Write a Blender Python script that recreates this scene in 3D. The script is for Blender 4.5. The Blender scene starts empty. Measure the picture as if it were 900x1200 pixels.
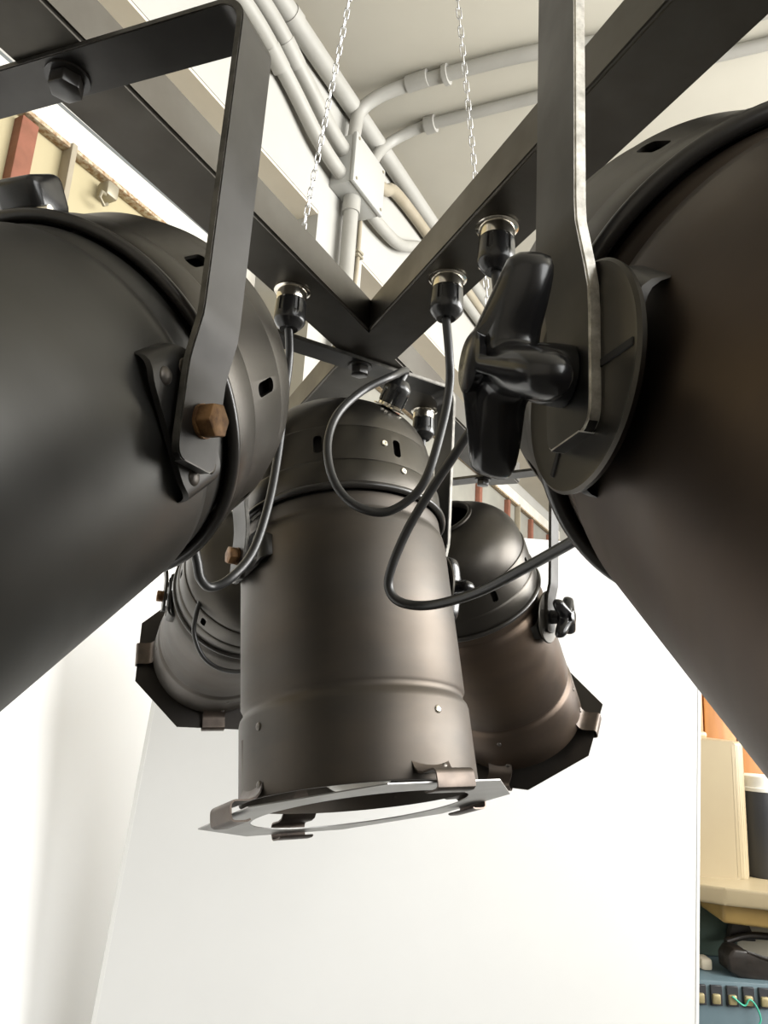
import bpy, bmesh, math, random
from mathutils import Vector, Matrix, noise
random.seed(7)
SC = bpy.context.scene
COL = SC.collection
PI = math.pi
V = Vector

# ------------------------------------------------------------------ materials
def principled(name, color, rough=.5, metal=0.0, spec=.5, coat=0.0):
    m = bpy.data.materials.new(name); m.use_nodes = True
    b = m.node_tree.nodes['Principled BSDF']
    b.inputs['Base Color'].default_value = (*color, 1)
    b.inputs['Roughness'].default_value = rough
    b.inputs['Metallic'].default_value = metal
    b.inputs['Specular IOR Level'].default_value = spec
    b.inputs['Coat Weight'].default_value = coat
    return m

def mottled(name, c1, c2, scale=8, rough=(.3, .5), metal=0.0, spec=.5, bump=0.0, detail=6, contrast=(.35, .65), stretch=(1, 1, 1), bscale=None, coat=0.0):
    """two-colour noise wear with matching roughness variation"""
    m = principled(name, c1, rough[0], metal, spec, coat)
    nt = m.node_tree; N = nt.nodes; L = nt.links
    b = N['Principled BSDF']
    tc = N.new('ShaderNodeTexCoord'); mp = N.new('ShaderNodeMapping'); mp.inputs['Scale'].default_value = stretch
    L.new(tc.outputs['Object'], mp.inputs['Vector'])
    n = N.new('ShaderNodeTexNoise'); n.inputs['Scale'].default_value = scale; n.inputs['Detail'].default_value = detail
    n.inputs['Roughness'].default_value = .6
    L.new(mp.outputs[0], n.inputs['Vector'])
    r = N.new('ShaderNodeValToRGB'); r.color_ramp.elements[0].position = contrast[0]; r.color_ramp.elements[1].position = contrast[1]
    r.color_ramp.elements[0].color = (*c1, 1); r.color_ramp.elements[1].color = (*c2, 1)
    L.new(n.outputs['Fac'], r.inputs['Fac']); L.new(r.outputs['Color'], b.inputs['Base Color'])
    n2 = N.new('ShaderNodeTexNoise'); n2.inputs['Scale'].default_value = scale * 2.3; n2.inputs['Detail'].default_value = 4
    L.new(mp.outputs[0], n2.inputs['Vector'])
    mr = N.new('ShaderNodeMapRange'); mr.inputs['From Min'].default_value = .3; mr.inputs['From Max'].default_value = .7
    mr.inputs['To Min'].default_value = rough[0]; mr.inputs['To Max'].default_value = rough[1]
    L.new(n2.outputs['Fac'], mr.inputs['Value']); L.new(mr.outputs[0], b.inputs['Roughness'])
    if bump:
        n3 = N.new('ShaderNodeTexNoise'); n3.inputs['Scale'].default_value = bscale or scale * 6; n3.inputs['Detail'].default_value = 5
        L.new(tc.outputs['Object'], n3.inputs['Vector'])
        bp = N.new('ShaderNodeBump'); bp.inputs['Strength'].default_value = bump; bp.inputs['Distance'].default_value = .004
        L.new(n3.outputs['Fac'], bp.inputs['Height']); L.new(bp.outputs[0], b.inputs['Normal'])
    return m

M = {}
M['body'] = mottled('blackened_steel_body', (.086, .073, .061), (.062, .058, .053), 5, (.44, .54), .92, .5, stretch=(1, 1, 2.2))
M['greybody'] = mottled('grey_blackened_steel', (.088, .086, .081), (.074, .072, .067), 5, (.40, .50), .92, .5, stretch=(1, 1, 2.2))
M['rustybody'] = mottled('bronzed_steel_body', (0.065, 0.047, 0.034), (0.047, 0.036, 0.029), 5, (.38, .50), .9, .5, stretch=(1, 1, 2.2))
M['brownbody'] = mottled('brown_blackened_steel', (0.094, 0.068, 0.049), (0.068, 0.052, 0.042), 5, (.38, .50), .9, .5, stretch=(1, 1, 2.2))
M['cap'] = mottled('blackened_steel_cap', (0.069, 0.064, 0.055), (0.054, 0.049, 0.044), 7, (.34, .44), .95, .5)
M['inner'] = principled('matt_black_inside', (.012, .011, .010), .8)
M['bead'] = principled('black_enamel_bead', (.018, .016, .014), .28)
M['yoke'] = mottled('mill_scale_steel', (0.068, 0.066, 0.063), (0.050, 0.048, 0.046), 14, (.36, .48), .95, .5)
M['brightedge'] = mottled('bright_steel_edge', (.85, .83, .78), (.45, .43, .39), 160, (.35, .55), .85)  # lighter mottled edge metal, used on a single yoke
M['cutedge'] = mottled('bare_cut_steel_edge', (0.130, 0.124, 0.112), (0.068, 0.065, 0.059), 90, (.30, .45), .95)
M['frame'] = mottled('oiled_raw_steel', (0.086, 0.081, 0.070), (0.059, 0.052, 0.043), 9, (.38, .52), .92, .5, detail=8)
M['bolt'] = mottled('rusty_bolt_steel', (.22, .12, .05), (.10, .05, .022), 120, (.45, .6), .6, .5, contrast=(.4, .6))
M['rivet'] = mottled('dull_rivet_steel', (.12, .11, .10), (.08, .07, .06), 80, (.35, .5), .8)
M['screw'] = principled('zinc_plated_screw', (.75, .72, .64), .25, 1.0)
M['knob'] = principled('black_bakelite_knob', (.010, .010, .011), .22, 0, .55)
M['rubber'] = principled('black_cable_rubber', (.018, .018, .018), .38, 0, .5)
M['gland'] = principled('black_nylon_gland', (.012, .012, .012), .25, 0, .5)
M['chrome'] = principled('nickel_plated_brass', (.72, .68, .60), .16, 1.0)
M['chain'] = principled('zinc_chain', (.58, .585, .59), .32, 1.0)
M['gel'] = mottled('pale_grey_sheet_steel', (.36, .355, .345), (.29, .285, .275), 10, (.34, .44), .9)
M['geldark'] = mottled('dark_sheet_steel', (.045, .040, .036), (.032, .029, .027), 10, (.4, .5), .8)
M['clip'] = mottled('brown_sheet_clip', (0.105, 0.084, 0.070), (0.063, 0.052, 0.045), 30, (.35, .5), .85)
M['bulb'] = principled('frosted_bulb_glass', (.78, .77, .72), .25, 0, .5)
M['socket'] = principled('ceramic_socket', (.7, .68, .62), .5)
M['plaster'] = mottled('white_plaster', (0.395, 0.388, 0.362), (0.369, 0.359, 0.329), 1.6, (.8, .9), 0, .2, bump=.05, bscale=30)
M['ceilmat'] = mottled('cream_ceiling_paint', (.49, .468, .40), (.455, .43, .366), 1.1, (.8, .9), 0, .2, bump=.04, bscale=25)
M['soffit'] = mottled('beige_soffit_tone', (0.570, 0.522, 0.432), (0.522, 0.475, 0.389), 2, (.8, .9), 0, .2)  # beige of the shaded lintel underside put into the colour
M['pipe'] = mottled('grey_white_conduit', (0.336, 0.328, 0.300), (0.304, 0.296, 0.268), 6, (.45, .55), 0, .4)
M['oldpipe'] = mottled('yellowed_conduit', (0.323, 0.285, 0.217), (0.270, 0.232, 0.165), 5, (.5, .6), 0, .4)
M['boxmat'] = principled('light_grey_box_plastic', (.38, .38, .36), .45)
M['board'] = mottled('white_laminate_board', (0.621, 0.621, 0.610), (0.592, 0.592, 0.581), 1.5, (.45, .55), 0, .3)
M['boardedge'] = principled('board_edge_band', (.62, .62, .60), .5)
M['brightboard'] = principled('white_matt_board', (.95, .95, .945), .6, 0, .2)
M['floor'] = mottled('dark_concrete_floor', (.075, .072, .066), (.055, .052, .048), 2, (.6, .8), 0, .3)
M['darkwall'] = mottled('pale_workshop_wall', (.46, .43, .38), (.41, .385, .34), 1.5, (.8, .9), 0, .2)
M['redpost'] = mottled('red_oxide_paint', (.25, .10, .065), (.19, .08, .05), 14, (.5, .7), 0, .3)
M['rust'] = mottled('flaking_rusty_paint', (.46, .40, .29), (.25, .15, .075), 60, (.6, .8), 0, .2, bump=.3, contrast=(.40, .60))
M['whitebar'] = mottled('white_window_paint', (0.680, 0.663, 0.612), (0.595, 0.561, 0.484), 9, (.5, .6), 0, .3)
M['latch'] = principled('grey_latch_metal', (.30, .27, .20), .5, .4)
M['creammachine'] = mottled('cream_machine_enamel', (0.376, 0.308, 0.192), (0.351, 0.282, 0.176), 3, (.35, .45), 0, .4)
M['yellowmachine'] = mottled('ochre_machine_enamel', (.46, .31, .11), (.38, .25, .085), 6, (.4, .5), 0, .4)
M['greenmachine'] = mottled('dark_green_machine_enamel', (.085, .12, .095), (.06, .09, .075), 6, (.4, .55), 0, .4)
M['bluemachine'] = mottled('blue_grey_machine_enamel', (.13, .185, .21), (.10, .15, .175), 5, (.4, .55), 0, .4)
M['brass'] = mottled('worn_brass_lug', (.40, .34, .18), (.30, .25, .13), 60, (.35, .5), .3)
M['dark'] = principled('dark_grey_paint', (.035, .036, .04), .4)
M['blackiron'] = mottled('black_cast_iron', (.022, .019, .016), (.035, .028, .024), 30, (.35, .5), .3)
M['wood'] = mottled('orange_pine', (.42, .17, .035), (.33, .13, .028), 6, (.4, .55), 0, .4, stretch=(6, 6, .6))
M['thread'] = principled('green_thread', (.05, .42, .28), .6)
M['beigewall'] = principled('beige_panel', (.55, .49, .38), .7)

def glass_mat():
    m = principled('frosted_cream_pane', (.52, .47, .33), .55)
    nt = m.node_tree; b = nt.nodes['Principled BSDF']
    tc = nt.nodes.new('ShaderNodeTexCoord'); n = nt.nodes.new('ShaderNodeTexNoise'); n.inputs['Scale'].default_value = 1.2
    r = nt.nodes.new('ShaderNodeValToRGB'); r.color_ramp.elements[0].color = (.36, .30, .165, 1); r.color_ramp.elements[1].color = (.32, .28, .175, 1)
    nt.links.new(tc.outputs['Object'], n.inputs['Vector']); nt.links.new(n.outputs['Fac'], r.inputs['Fac'])
    nt.links.new(r.outputs['Color'], b.inputs['Emission Color']); b.inputs['Emission Strength'].default_value = PANE
    nt.links.new(r.outputs['Color'], b.inputs['Base Color'])
    return m
PANE = .30
M['pane'] = glass_mat()
M['lowpane'] = mottled('dull_green_grey_panel', (.15, .145, .115), (.12, .118, .095), 3, (.4, .5), 0, .4)
M['grimypane'] = mottled('grimy_pane', (.30, .29, .25), (.22, .215, .19), 2, (.3, .4), 0, .5)

# ------------------------------------------------------------------ mesh helpers
def finish(name, bm, mat, parent=None, matrix=None, angle=38, smooth=True):
    bmesh.ops.remove_doubles(bm, verts=bm.verts, dist=1e-6)
    bmesh.ops.recalc_face_normals(bm, faces=bm.faces)
    for f in bm.faces: f.smooth = smooth
    for e in bm.edges:
        if len(e.link_faces) == 2 and e.calc_face_angle(0) > math.radians(angle): e.smooth = False
    me = bpy.data.meshes.new(name); bm.to_mesh(me); bm.free()
    mats = mat if isinstance(mat, (list, tuple)) else [mat]
    for m in mats: me.materials.append(m)
    return link(name, me, parent, matrix)

def link(name, me, parent=None, matrix=None):
    o = bpy.data.objects.new(name, me); COL.objects.link(o)
    if parent: o.parent = parent
    if matrix is not None: o.matrix_basis = matrix
    return o

def empty(name, loc=(0, 0, 0)):
    o = bpy.data.objects.new(name, None); COL.objects.link(o); o.location = loc; o.empty_display_size = .05
    return o

def tag(o, label=None, cat=None, group=None, kind=None):
    if label: o['label'] = label
    if cat: o['category'] = cat
    if group: o['group'] = group
    if kind: o['kind'] = kind
    return o

def revolve(bm, prof, n=96, closed=True, mi=0):
    """closed (t, r) loop spun about Z (t along Z)"""
    rings = []
    for t, r in prof:
        if r < 1e-6: rings.append([bm.verts.new((0, 0, t))])
        else: rings.append([bm.verts.new((r * math.cos(2 * PI * i / n), r * math.sin(2 * PI * i / n), t)) for i in range(n)])
    K = len(rings)
    for k in range(K if closed else K - 1):
        a, b = rings[k], rings[(k + 1) % K]
        for i in range(n):
            j = (i + 1) % n
            vs = []
            for v in (a[i % len(a)], a[j % len(a)], b[j % len(b)], b[i % len(b)]):
                if v not in vs: vs.append(v)
            if len(vs) >= 3:
                f = bm.faces.new(vs); f.material_index = mi
    return bm

def box(bm, lo, hi, bevel=0.0, seg=2, matrix=None):
    lo = V(lo); hi = V(hi)
    r = bmesh.ops.create_cube(bm, size=1.0)
    vs = r['verts']
    for v in vs: v.co = V(((lo.x + hi.x) / 2 + v.co.x * (hi.x - lo.x), (lo.y + hi.y) / 2 + v.co.y * (hi.y - lo.y), (lo.z + hi.z) / 2 + v.co.z * (hi.z - lo.z)))
    if bevel:
        es = list({e for v in vs for e in v.link_edges})
        r2 = bmesh.ops.bevel(bm, geom=es, offset=bevel, segments=seg, affect='EDGES', profile=.5)
        vs = list({v for f in r2['faces'] for v in f.verts} | {v for v in vs if v.is_valid})
    if matrix is not None:
        for v in vs: v.co = matrix @ v.co
    return vs

def prism(bm, pts, z0, z1, matrix=None, bevel=0.0, seg=2):
    """polygon in XY extruded z0..z1"""
    a = [bm.verts.new((x, y, z0)) for x, y in pts]; b = [bm.verts.new((x, y, z1)) for x, y in pts]
    n = len(pts)
    bm.faces.new(a[::-1]); bm.faces.new(b)
    for i in range(n): bm.faces.new((a[i], a[(i + 1) % n], b[(i + 1) % n], b[i]))
    vs = a + b
    if bevel:
        es = [e for v in vs for e in v.link_edges]; es = list(set(es))
        r2 = bmesh.ops.bevel(bm, geom=es, offset=bevel, segments=seg, affect='EDGES', profile=.5)
        vs = list({v for f in r2['faces'] for v in f.verts} | {v for v in vs if v.is_valid})
    if matrix is not None:
        for v in vs: v.co = matrix @ v.co
    return vs

def cyl(bm, r, z0, z1, n=32, matrix=None, r2=None):
    r2 = r if r2 is None else r2
    a = [bm.verts.new((r * math.cos(2 * PI * i / n), r * math.sin(2 * PI * i / n), z0)) for i in range(n)]
    b = [bm.verts.new((r2 * math.cos(2 * PI * i / n), r2 * math.sin(2 * PI * i / n), z1)) for i in range(n)]
    bm.faces.new(a[::-1]); bm.faces.new(b)
    for i in range(n): bm.faces.new((a[i], a[(i + 1) % n], b[(i + 1) % n], b[i]))
    if matrix is not None:
        for v in a + b: v.co = matrix @ v.co
    return a + b

def catmull(pts, per=10):
    P = [V(p) for p in pts]; P = [2 * P[0] - P[1]] + P + [2 * P[-1] - P[-2]]
    out = []
    for i in range(1, len(P) - 2):
        for k in range(per):
            t = k / per; p0, p1, p2, p3 = P[i - 1:i + 3]
            out.append(.5 * ((2 * p1) + (p2 - p0) * t + (2 * p0 - 5 * p1 + 4 * p2 - p3) * t * t + (3 * p1 - p0 - 3 * p2 + p3) * t ** 3))
    out.append(P[-2]); return out

def tube(bm, pts, r, n=14, cap=True, closed=False):
    pts = [V(p) for p in pts]; K = len(pts)
    tans = []
    for i in range(K):
        a = pts[(i - 1) % K] if (closed or i > 0) else pts[i]; b = pts[(i + 1) % K] if (closed or i < K - 1) else pts[i]
        tans.append((b - a).normalized())
    ref = V((0, 0, 1)) if abs(tans[0].z) < .9 else V((1, 0, 0))
    nrm = tans[0].cross(ref).normalized(); rings = []
    for i in range(K):
        nrm = (nrm - tans[i] * nrm.dot(tans[i])).normalized(); bn = tans[i].cross(nrm)
        rr = r(i / (K - 1)) if callable(r) else r
        rings.append([bm.verts.new(pts[i] + rr * (math.cos(2 * PI * k / n) * nrm + math.sin(2 * PI * k / n) * bn)) for k in range(n)])
    for i in range(K if closed else K - 1):
        a, b = rings[i], rings[(i + 1) % K]
        for k in range(n): bm.faces.new((a[k], a[(k + 1) % n], b[(k + 1) % n], b[k]))
    if cap and not closed:
        bm.faces.new(rings[0][::-1]); bm.faces.new(rings[-1])
    return rings

def strip(bm, path, width, thick, ax=1):
    """flat bar swept along an XZ path (list of (x,z)); width along local Y"""
    n = len(path); L = []; R = []
    for i in range(n):
        a = V(path[max(i - 1, 0)]); b = V(path[min(i + 1, n - 1)])
        d = (b - a).normalized(); nn = V((-d.y, d.x))
        w = width(i / (n - 1)) if callable(width) else width
        p = V(path[i]); o = p + nn * thick / 2; q = p - nn * thick / 2
        L.append([bm.verts.new((o.x, -w / 2, o.y)), bm.verts.new((o.x, w / 2, o.y)), bm.verts.new((q.x, w / 2, q.y)), bm.verts.new((q.x, -w / 2, q.y))])
    for i in range(n - 1):
        for k in range(4): bm.faces.new((L[i][k], L[i][(k + 1) % 4], L[i + 1][(k + 1) % 4], L[i + 1][k]))
    bm.faces.new(L[0]); bm.faces.new(L[-1][::-1])

def arc(cx, cy, r, a0, a1, n=8):
    return [(cx + r * math.cos(math.radians(a0 + (a1 - a0) * i / n)), cy + r * math.sin(math.radians(a0 + (a1 - a0) * i / n))) for i in range(n + 1)]

def rrect(w, h, r, n=6):
    w /= 2; h /= 2
    return arc(w - r, h - r, r, 0, 90, n) + arc(-w + r, h - r, r, 90, 180, n) + arc(-w + r, -h + r, r, 180, 270, n) + arc(w - r, -h + r, r, 270, 360, n)

def frame_matrix(o, x, z):
    z = V(z).normalized(); x = V(x); x = (x - z * x.dot(z)).normalized(); y = z.cross(x)
    return Matrix(((x.x, y.x, z.x, o[0]), (x.y, y.y, z.y, o[1]), (x.z, y.z, z.z, o[2]), (0, 0, 0, 1)))

# ------------------------------------------------------------------ spotlight part meshes (lamp frame: Z to the front, X along the pivot axis)
TP = .042
def body_bm():
    bm = bmesh.new()
    out = [(.002, .0945), (.0035, .0968), (.0125, .0972), (.0155, .0958), (.0185, .0958), (.0225, .0990), (.030, .1), (.1700, .1), (.1726, .0985), (.1760, .0976), (.1790, .0986),
           (.1822, .1008), (.186, .1016), (.2480, .1016), (.2495, .1010)]
    inn = [(.2495, .0992), (.185, .0992), (.179, .0970), (.17, .0978), (.03, .0978), (.01, .0945), (.002, .0925)]
    revolve(bm, out + inn, 128)
    for f in bm.faces:
        c = f.calc_center_median(); 
        if math.hypot(c.x, c.y) < .0985 and c.z > .1825 or math.hypot(c.x, c.y) < .0968 and c.z > .02 and f.normal.dot(V((c.x, c.y, 0))) < 0: f.material_index = 1
    return bm

def band_mesh():
    bm = bmesh.new()
    revolve(bm, [(-.003, .0995), (-.005, .1004), (-.026, .1004), (-.028, .0996), (-.0292, .0986), (-.064, .0984), (-.0662, .0974), (-.0668, .0955), (-.064, .0958), (-.004, .0960)], 160)
    bmesh.ops.recalc_face_normals(bm, faces=bm.faces)
    me = bpy.data.meshes.new('tmp'); bm.to_mesh(me); bm.free()
    o = bpy.data.objects.new('tmp', me); COL.objects.link(o)
    cb = bmesh.new()
    for k in range(8):
        Mx = Matrix.Rotation(k * PI / 4 + math.radians(-4), 4, 'Z') @ Matrix.Translation((0, 0, -.0465)) @ Matrix.Rotation(PI / 2, 4, 'Y')
        prism(cb, rrect(.0185, .0082, .0035), .085, .11, Mx)
    bmesh.ops.recalc_face_normals(cb, faces=cb.faces)
    cm = bpy.data.meshes.new('tmpc'); cb.to_mesh(cm); cb.free()
    c = bpy.data.objects.new('tmpc', cm); COL.objects.link(c)
    md = o.modifiers.new('b', 'BOOLEAN'); md.operation = 'DIFFERENCE'; md.solver = 'EXACT'; md.object = c
    dg = bpy.context.evaluated_depsgraph_get()
    res = bpy.data.meshes.new_from_object(o.evaluated_get(dg))
    bpy.data.objects.remove(o); bpy.data.objects.remove(c)
    b2 = bmesh.new(); b2.from_mesh(res)
    for f in b2.faces: f.smooth = True; f.material_index = 0
    for e in b2.edges:
        if len(e.link_faces) == 2 and e.calc_face_angle(0) > math.radians(35): e.smooth = False
    b2.to_mesh(res); b2.free()
    res.materials.clear(); res.materials.append(M['cap']); res.name = 'vent_ring'
    return res

def domer(t): return .0962 * max(0, 1 - (abs(t + .066) / .0705) ** 2.25) ** (1 / 2.1)
def cap_bm():
    bm = bmesh.new()
    out = [(-.060, .0955), (-.066, .0962)]
    for i in range(1, 15):
        t = -.066 - .0650 * math.sin(PI / 2 * i / 14) ** 1.0
        out.append((t, domer(t)))
    te, re = out[-1]
    lip = [(te - .0010, re + .0022), (te - .0035, re + .0024), (te - .0050, re + .0004), (te - .0046, re - .0022), (te - .0015, re - .0034)]
    inn = [(te + .004, re - .0036)]
    for i in range(13, 0, -1):
        t = -.066 - .0650 * math.sin(PI / 2 * i / 14)
        inn.append((t + .0015, max(.012, domer(t) - .0022)))
    inn += [(-.060, .0930)]
    revolve(bm, out + lip + inn, 128)
    return bm

def bead_bm():
    bm = bmesh.new()
    revolve(bm, [(c[1] - .0008, c[0]) for c in arc(.1006, 0, .0034, 0, 360, 13)[:-1]], 160)
    return bm

def bracket_bm(sx):
    """hat-section pivot plate: flat outer web with turned-in ends touching the drum"""
    bm = bmesh.new()
    hw = .0165; pts = []
    half = [(.0, .1046), (.015, .1046), (.020, .1046), (.0235, .1046), (.0265, .1046), (.029, .1042), (.0315, .1028), (.0335, .1000), (.0348, .0965), (.0355, .0930)]
    for y, x in [(-a, b) for a, b in half[:0:-1]] + half:
        pts.append((x, y))
    rows = []
    for i, (x, y) in enumerate(pts):
        w = hw * (math.sqrt(max(0, 1 - (max(0, abs(y) - .020) / .0185) ** 2)))
        rows.append([bm.verts.new((sx * (x + d), y, TP + s * w)) for d in (0, -.003) for s in (-1, 1)])
    for i in range(len(rows) - 1):
        a, b = rows[i], rows[i + 1]
        for p, q in ((0, 1), (1, 3), (3, 2), (2, 0)): bm.faces.new((a[p], a[q], b[q], b[p]))
    bm.faces.new([rows[0][k] for k in (0, 1, 3, 2)]); bm.faces.new([rows[-1][k] for k in (0, 2, 3, 1)])
    bmesh.ops.recalc_face_normals(bm, faces=bm.faces)
    # spacer boss behind the web
    cyl(bm, .010, .094, .104, 24, Matrix.Translation((0, 0, TP)) @ Matrix.Rotation(sx * PI / 2, 4, 'Y'))
    return bm

def rivet_bm(r=.0042, h=.0018):
    bm = bmesh.new()
    prof = [(-.002, 0), (-.002, r)] + [(h * math.sin(a), r * math.cos(a)) for a in [PI / 2 * i / 5 for i in range(6)]]
    prof[-1] = (h, 0)
    revolve(bm, prof, 20, closed=False); return bm

def hexhead_bm(af=.016, h=.0075, washer=.011):
    bm = bmesh.new(); R = af / math.sqrt(3)
    prism(bm, [(R * math.cos(PI / 3 * i), R * math.sin(PI / 3 * i)) for i in range(6)], .0015, .0015 + h, bevel=.0009)
    cyl(bm, washer, 0, .0015, 28)
    cyl(bm, .005, -.006, 0, 16)
    return bm

YH = .213          # pivot to top of yoke
def yoke_bm():
    """flat-bar U hung from its middle; Z up from the pivot axis"""
    bm = bmesh.new()
    h = YH; r = .014; xo = .1140; xi = .1095
    side = [(xi, -.0215), (xi, -.0208), (xi, -.0190), (xi, -.0160), (xi, -.0120), (xi, .0), (xi, .016), (xi + .0003, .024), (xi + .0012, .030), (xi + .0032, .040), (xi + .0042, .045), (xo, .052), (xo, .10), (xo, h - r - .03)] + arc(xo - r, h - r, r, 0, 90, 10)
    path = side + [(.06, h), (0, h)]
    path = path + [(-x, z) for x, z in path[-2::-1]]
    n = len(path)
    ends = {0: .60, 1: .76, 2: .90, 3: .975}
    L = []
    w0 = .030; th = .004
    for i in range(n):
        a = V(path[max(i - 1, 0)]); b = V(path[min(i + 1, n - 1)])
        d = (b - a).normalized(); nn = V((-d.y, d.x)); w = w0 * ends.get(min(i, n - 1 - i), 1)
        p = V(path[i]); o = p + nn * th / 2; q = p - nn * th / 2
        L.append([bm.verts.new((o.x, -w / 2, o.y)), bm.verts.new((o.x, w / 2, o.y)), bm.verts.new((q.x, w / 2, q.y)), bm.verts.new((q.x, -w / 2, q.y))])
    for i in range(n - 1):
        for k in range(4): bm.faces.new((L[i][k], L[i][(k + 1) % 4], L[i + 1][(k + 1) % 4], L[i + 1][k]))
    bm.faces.new(L[0]); bm.faces.new(L[-1][::-1])
    bm.normal_update()
    for f in bm.faces:
        if abs(f.normal.y) > .8: f.material_index = 1
    es = [e for e in bm.edges if len(e.link_faces) == 2 and e.calc_face_angle(0) > 1.0]
    bmesh.ops.bevel(bm, geom=es, offset=.0006, segments=2, affect='EDGES', material=1)
    return bm

SLOT_ROT = .6
def disc_bm(sx):
    bm = bmesh.new()
    Mx = Matrix.Translation((0, 0, TP)) @ Matrix.Rotation(sx * PI / 2, 4, 'Y')
    R = .036
    b = bmesh.new()
    prof = [(.1050, 0), (.1050, R - .002), (.1056, R), (.1072, R + .0004), (.1082, R - .0006), (.1076, R - .003), (.1074, .012), (.1074, 0)]
    revolve(b, prof, 72, closed=False)
    # raised black bars standing in for the shade inside radial slots
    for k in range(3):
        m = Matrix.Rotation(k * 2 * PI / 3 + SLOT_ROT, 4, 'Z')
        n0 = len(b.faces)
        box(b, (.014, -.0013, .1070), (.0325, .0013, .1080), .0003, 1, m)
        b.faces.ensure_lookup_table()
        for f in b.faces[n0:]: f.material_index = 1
    for v in b.verts: v.co = Mx @ v.co
    return b

def knob_bm(sx):
    """four-lobed hand knob on a round neck"""
    b = bmesh.new()
    Mx = Matrix.Translation((0, 0, TP)) @ Matrix.Rotation(sx * PI / 2, 4, 'Y') @ Matrix.Translation((0, 0, 0))
    n = 96
    def rad(ph, grow):
        best = 0
        for k in range(4):
            d = ph - KNOB_ROT - k * PI / 2
            d = (d + PI) % (2 * PI) - PI
            # capsule lobe: length .022 from centre, half width .0095
            hw = .0074 + grow; Lc = .0275
            if abs(d) < PI / 2:
                s = math.sin(d) ; c = math.cos(d)
                disc = hw * hw - (Lc * s) ** 2
                if disc > 0: rr = Lc * c + math.sqrt(disc)
                else: rr = min(hw / max(abs(s), 1e-4), Lc)
                best = max(best, rr)
        return max(best, .0118 + grow)
    layers = [(.1240, -.0055), (.1246, -.0025), (.1265, -.0004), (.1295, .0), (.1335, -.0003), (.1365, -.0010), (.1390, -.0028), (.1400, -.0050)]
    neck = [(.1116, .0085), (.1120, .0098), (.1180, .0096), (.1230, .0090)]
    rings = []
    for x, r in neck: rings.append([b.verts.new((r * math.cos(2 * PI * i / n), r * math.sin(2 * PI * i / n), x)) for i in range(n)])
    for x, g in layers:
        ring = []
        for i in range(n):
            ph = 2 * PI * i / n
            r = rad(ph, g)
            # smooth by averaging neighbours
            r = sum(rad(ph + d * .035, g) for d in (-3, -2, -1, 0, 1, 2, 3)) / 7
            dz = .0028 * max(0, (r - .013) / .022)   # lobes sweep back from the hub face
            ring.append(b.verts.new((r * math.cos(ph), r * math.sin(ph), x - (dz if x > .1320 else dz * .55))))
        rings.append(ring)
    # crown on the hub face
    for x, r in ((.1432, .0095), (.1440, .0082)):
        rings.append([b.verts.new((r * math.cos(2 * PI * i / n), r * math.sin(2 * PI * i / n), x)) for i in range(n)])
    for k in range(len(rings) - 1):
        for i in range(n): b.faces.new((rings[k][i], rings[k][(i + 1) % n], rings[k + 1][(i + 1) % n], rings[k + 1][i]))
    b.faces.new(rings[0][::-1]); b.faces.new(rings[-1])
    for v in b.verts: v.co = Mx @ v.co
    return b
KNOB_ROT = 0.0

def gel_bm():
    bm = bmesh.new(); n = 96; ap = .1235
    def R(ph):
        d = (ph + PI / 8) % (PI / 4) - PI / 8
        return ap / math.cos(d)
    phs = [2 * PI * i / n for i in range(n)]
    rows = []
    for z in (.2605, .2614):
        rows.append([bm.verts.new((.092 * math.cos(p), .092 * math.sin(p), z)) for p in phs])
        rows.append([bm.verts.new((R(p) * math.cos(p), R(p) * math.sin(p), z)) for p in phs])
    a, b, c, d = rows
    for i in range(n):
        j = (i + 1) % n
        bm.faces.new((a[i], a[j], b[j], b[i])); bm.faces.new((c[i], d[i], d[j], c[j]))
        bm.faces.new((a[i], c[i], c[j], a[j])); bm.faces.new((b[i], b[j], d[j], d[i]))
    return bm

def clip_bm(k):
    bm = bmesh.new()
    path = [(.1005, .200), (.1008, .238), (.1022, .2465), (.1060, .2505), (.112, .2520)] + arc(.1225, .2560, .0042, 270, 360, 5) + [(.1268, .262)] + [(.1262, .2650), (.1240, .2664), (.1200, .2666), (.1130, .2664), (.1110, .2654)]
    strip(bm, path, .036, .0014)
    for v in bm.verts:
        if v.co.z < .244 : v.co.x = v.co.x - .0022
    m = Matrix.Rotation(k * PI / 2 + math.radians(-3), 4, 'Z')
    for v in bm.verts: v.co = m @ v.co
    return bm

def bulb_bm():
    bm = bmesh.new()
    pts = [(.05, 0), (.05, .016), (.10, .018), (.130, .028), (.158, .041)] + [(.201 + .046 * math.sin(math.radians(a)), .046 * math.cos(math.radians(a))) for a in range(-20, 91, 10)]
    pts[-1] = (pts[-1][0], 0)
    revolve(bm, pts, 48, closed=False); return bm
def socket_bm():
    bm = bmesh.new(); revolve(bm, [(-.02, 0), (-.02, .022), (.052, .022), (.052, 0)], 40, closed=False)
    box(bm, (-.0965, -.01, -.004), (.0965, .01, -.002)); return bm

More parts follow.
